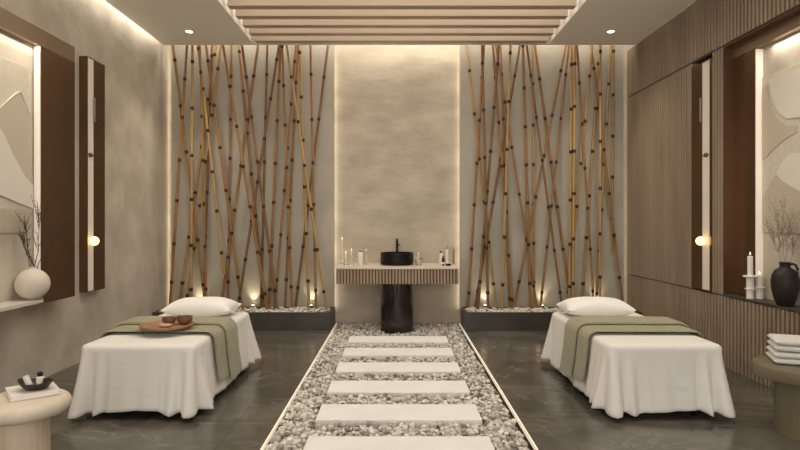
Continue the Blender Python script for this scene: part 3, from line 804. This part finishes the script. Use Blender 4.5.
# vase with branches on the left shelf
vx, vz = -3.13, .836; vy = dep(32.5, vx)
prof = [(.05,0),(.08,.012)]
for k in range(1,12):
    a = -PI/2+PI*(k+.6)/13.2; prof.append((.134*math.cos(a), .132+.132*math.sin(a)))
prof += [(.034,.262),(.030,.268),(.034,.280),(.029,.280),(.024,.262),(.02,.24)]
o = MB().lathe((vx,vy,vz), prof, 48).build('vase', VASEM, None, 50)
tag(o, 'round cream vase on the white shelf of the left niche', 'vase')
def branch(base, tip, seed, m_, twigs, name, label, cat, group, bud=None, r0=.0045, clip=None):
    rnd = random.Random(seed); m = MB()
    B, T = Vector(base), Vector(tip); n = 12; pts = []
    side = Vector((rnd.uniform(-1,1)*.3, rnd.uniform(-1,1), 0))
    for k in range(n+1):
        t = k/n
        pts.append(B.lerp(T,t)+side*.05*math.sin(PI*t)+Vector((rnd.uniform(-1,1)*.3,rnd.uniform(-1,1),rnd.uniform(-.5,.5)))*.008*(t>0))
    m.tube(pts, [r0*(1-.7*k/n) for k in range(n+1)], 6)
    L = (T-B).length
    for q in range(twigs):
        k = rnd.randint(int(n*.35), n-1); p = pts[k]; dr = (T-B).normalized()
        v = (dr+Vector((rnd.uniform(-.35,.35),rnd.uniform(-1,1),rnd.uniform(-.2,.7)))).normalized()
        ln = L*rnd.uniform(.14,.34); pp = [p]
        for z in range(1,5): pp.append(pp[-1]+v*ln/4+Vector((rnd.uniform(-.3,.3),rnd.uniform(-1,1),rnd.uniform(-.4,1)))*.008)
        if clip: pp = [Vector((clip(a.x), a.y, a.z)) for a in pp]
        m.tube(pp, [r0*.5,r0*.45,r0*.4,r0*.35,r0*.25], 5)
        if bud:
            for a in pp[1:]:
                c = a+Vector((rnd.uniform(-.3,.3),rnd.uniform(-1,1),rnd.uniform(-.5,1)))*bud*1.4
                bmesh.ops.create_icosphere(m.bm, subdivisions=1, radius=1, matrix=Matrix.Translation(c)@Matrix.Rotation(rnd.uniform(0,6),4,'X')@Matrix.Diagonal((bud*.6,bud*.45,bud*1.1,1)))
    o = m.build(name, m_, None, 60); tag(o, label, cat, group)
lc = lambda x: max(x, -3.215)
for k,(px,py,seed,lb) in enumerate(((11,231,1,'bare twig reaching up and left from the cream vase'),(36,206,2,'tallest bare twig standing in the cream vase'),
                           (21,220,3,'bare twig leaning slightly left in the cream vase'),(62,224,4,'bare twig reaching right in front of the bronze panel'),
                           (12,253,5,'lowest bare twig arching left over the cream vase'))):
    dd = vy*(1.0+.0*k); tp = at(px,py,vy-.05+.02*k); tp.x = max(tp.x, -3.2)
    if px > 50: tp = at(px,py,vy+.22)
    branch((vx+.008*(k-1.5),vy+.006*(k-1),vz+.2), tp, seed, TWIG, 14, 'dry_branch', lb, 'branch', 'dry branches in the cream vase', .0055, .0045, lc)

# ------------------------------------------------------------------ right wall niche
XP, XBk = XW+.11, XW+.185; ya = 6.03; yp = dep(755, XP)
t = thing('wall_niche', (XBk, 4.7, ZL), 'bronze framed lit wall niche in the right fluted wall', 'wall niche')
MB().box(XP, XW+.215, yp, ya-.006, ZL+.024, 3.20, .002).build('side_panel', BRONZE, t)
MB().box(XW+.004, XP, ya-.012, ya-.001, ZL+.024, ZU).build('jamb', BRONZE, t)
MB().box(XP, XW+.215, 3.50, 4.0, ZL+.024, 3.20, .002).build('side_panel', BRONZE, t)
MB().box(XP, XW+.215, 3.50, ya-.006, 3.20, ZU-.002, .002).build('top_rail', BRONZEL, t)
MB().box(XW+.004, XP, 3.50, ya-.012, ZU-.012, ZU-.001).build('head', BRONZE, t)
MB().box(XBk, XW+.215, 4.0, yp, ZL+.024, 3.20).build('back_panel', PLASTER, t)
MB().box(XW-.004, XW+.215, 3.50, ya-.001, ZL, ZL+.022, .002).build('ledge', DARKST, t)
MB().box(XP+.004, XBk-.002, yp-.012, yp-.001, ZL+.03, 3.19).build('light_strip', LEDREV, t)
area('niche_lamp', (XBk-.045, 4.8, 3.19), (0, math.radians(10), 0), .05, 1.4, 3.5, (1,.90,.75))
def art_right():
    x = XBk
    t = thing('wall_art', (x, 4.8, 1.40), 'tall pale relief artwork of overlapping leaf curves in the right niche', 'artwork')
    yb = dep(763.5, x); ya = 4.2
    z0, z1 = 1.40, 2.91
    MB().box(x-.014, x, ya, yb, z0, z1, .002).build('canvas', ARTC, t)
    def arc_poly(cy, cz, r, a0, a1, n=24): return [(cy+r*math.cos(a0+(a1-a0)*k/n), cz+r*math.sin(a0+(a1-a0)*k/n)) for k in range(n+1)]
    def clipy(p): return [(min(max(q[0],ya+.005),yb-.005), min(max(q[1],z0+.005),z1-.005)) for q in p]
    # screen-left is +y (far), so the far part of the canvas is the one in view
    A = arc_poly(yb+.02, 2.16, .42, PI*.62, PI*1.30)+[(yb-.01,1.8),(yb-.01,2.6)]
    MB().prism_x(clipy([(yb-.01,2.78),(yb-.08,2.82),(yb-.13,2.62),(yb-.22,2.48),(yb-.36,2.38),(yb-.50,2.36),(yb-.5,2.30),(yb-.34,2.26),(yb-.2,2.2),(yb-.08,2.13),(yb-.01,2.10)]), x-.021, x-.0135).build('leaf_relief', ARTD, t)
    MB().prism_x(clipy([(yb-.11,2.86),(yb-.16,2.66),(yb-.25,2.52),(yb-.38,2.44),(yb-.6,2.42),(yb-.9,2.5),(yb-.9,2.86)]), x-.025, x-.0135).build('curve_relief', ARTL, t)
    MB().prism_x(clipy([(yb-.01,1.72),(yb-.12,1.86),(yb-.22,1.95),(yb-.34,1.94),(yb-.5,1.90),(yb-.7,2.05),(yb-.9,2.1),(yb-.9,1.42),(yb-.01,1.42)]), x-.019, x-.0135).build('hill_relief', ARTD, t)
    MB().prism_x(clipy([(yb-.22,1.95),(yb-.30,2.05),(yb-.42,2.12),(yb-.6,2.1),(yb-.9,2.2),(yb-.9,1.8),(yb-.6,1.75),(yb-.42,1.82),(yb-.3,1.88)]), x-.023, x-.0135).build('petal_relief', ARTL, t)
art_right()
ZG = ZL+.023
def candlestick(px, x, hb, discs, hc, rc, label, lbl2):
    y = dep(px, x)
    t = thing('candle_holder', (x,y,ZG), label, 'candle holder', 'white candle holders on the right ledge')
    MB().lathe((x,y,ZG), [(.033,0),(.036,.004),(.034,.02),(.034,hb-.004),(.03,hb)], 28).build('body', WAX, t, 40)
    for z, r in discs: MB().lathe((x,y,ZG+z), [(r-.004,0),(r,.003),(r,.011),(r-.004,.014)], 32).build('disc', WAX, t, 40)
    k = MB().lathe((x,y,ZG+hb+.001), [(rc,0),(rc,hc-.006),(rc-.006,hc)], 24).build('candle', WAX, None, 40)
    tag(k, lbl2, 'candle', 'candles on the right ledge')
    MB().tube([(x,y,ZG+hb+hc-.002),(x,y,ZG+hb+hc+.012)], .0016, 6).build('wick', BLACKMET, k)
    MB().lathe((x,y,ZG+hb+hc+.010), [(.001,0),(.006,.008),(.005,.016),(.001,.032)], 10).build('flame', FLAME, k, 40)
candlestick(750.2, 3.425, .225, [(.09,.046),(.212,.064)], .19, .024, 'tall white two-disc candle holder next to the bronze panel', 'tall slim white candle on the taller holder')
candlestick(759.5, 3.512, .115, [(.105,.046)], .11, .034, 'short white candle holder beside the taller one', 'short thick white candle on the lower holder')
jx = XW+.062; jy = dep(785, jx)
t = thing('jug', (jx,jy,ZG), 'dark charcoal jug with one handle on the right ledge', 'jug')
prof = [(.058,0),(.067,.01),(.092,.08),(.108,.16),(.111,.22),(.103,.27),(.082,.315),(.052,.335),(.042,.345),(.042,.372),(.052,.385),(.048,.387),(.036,.372),(.035,.34)]
MB().lathe((jx,jy,ZG), prof, 48).build('body', JUGM, t, 50)
hd = Vector((.25,-.968,0))
hp = [(.046,.368),(.075,.378),(.105,.368),(.122,.335),(.120,.295),(.106,.262)]
MB().tube([Vector((jx,jy,ZG+z))+hd*r for r,z in hp], [.011,.011,.011,.011,.011,.012], 12).build('handle', JUGM, t, 60)
rc = lambda x: min(x, XBk-.04)
for k,(px,py,seed,lb) in enumerate(((768,222,11,'dried sprig leaning farthest left from the dark jug'),(776,208,12,'dried sprig second from the left in the dark jug'),(785,204,13,'tallest dried sprig in the middle of the dark jug'),
                           (794,214,14,'dried sprig leaning right over the jug handle'),(789,228,15,'shortest dried sprig in the dark jug'))):
    tp = at(px,py,jy+.03-.01*k); tp.x = min(tp.x, XBk-.045)
    y = dep(px, tp.x); tp.y = y; tp.z = H-(py-CY)/F*y
    branch((jx+.004*(k-2),jy+.004*(2-k),ZG+.32), tp, seed, TWIGL, 24, 'dry_sprig', lb, 'dried sprig', 'dried sprigs in the dark jug', .006, .0022, rc)

# ------------------------------------------------------------------ light and camera
w = bpy.data.worlds.new('World'); bpy.context.scene.world = w; w.use_nodes = True
bg = w.node_tree.nodes['Background']; bg.inputs[0].default_value = (1,.96,.905,1); bg.inputs[1].default_value = 1.7

cam = bpy.data.cameras.new('camera'); co = bpy.data.objects.new('camera', cam); C.objects.link(co)
cam.sensor_width = 36; cam.lens = F/800*36; cam.shift_x = (400-CX)/800; cam.shift_y = -(225-CY)/800
co.location = (0,0,H); co.rotation_euler = (PI/2,0,0); cam.clip_start = .05
sc = bpy.context.scene; sc.camera = co
sc.view_settings.view_transform = 'Standard'; sc.view_settings.look = 'None'; sc.view_settings.gamma = 1; sc.view_settings.exposure = .55
try:
    sc.cycles.use_denoising = True; sc.cycles.max_bounces = 10; sc.cycles.diffuse_bounces = 5; sc.cycles.sample_clamp_indirect = 6
except Exception: pass
for o in list(bpy.data.objects):
    if '_w' in o: del o['_w']
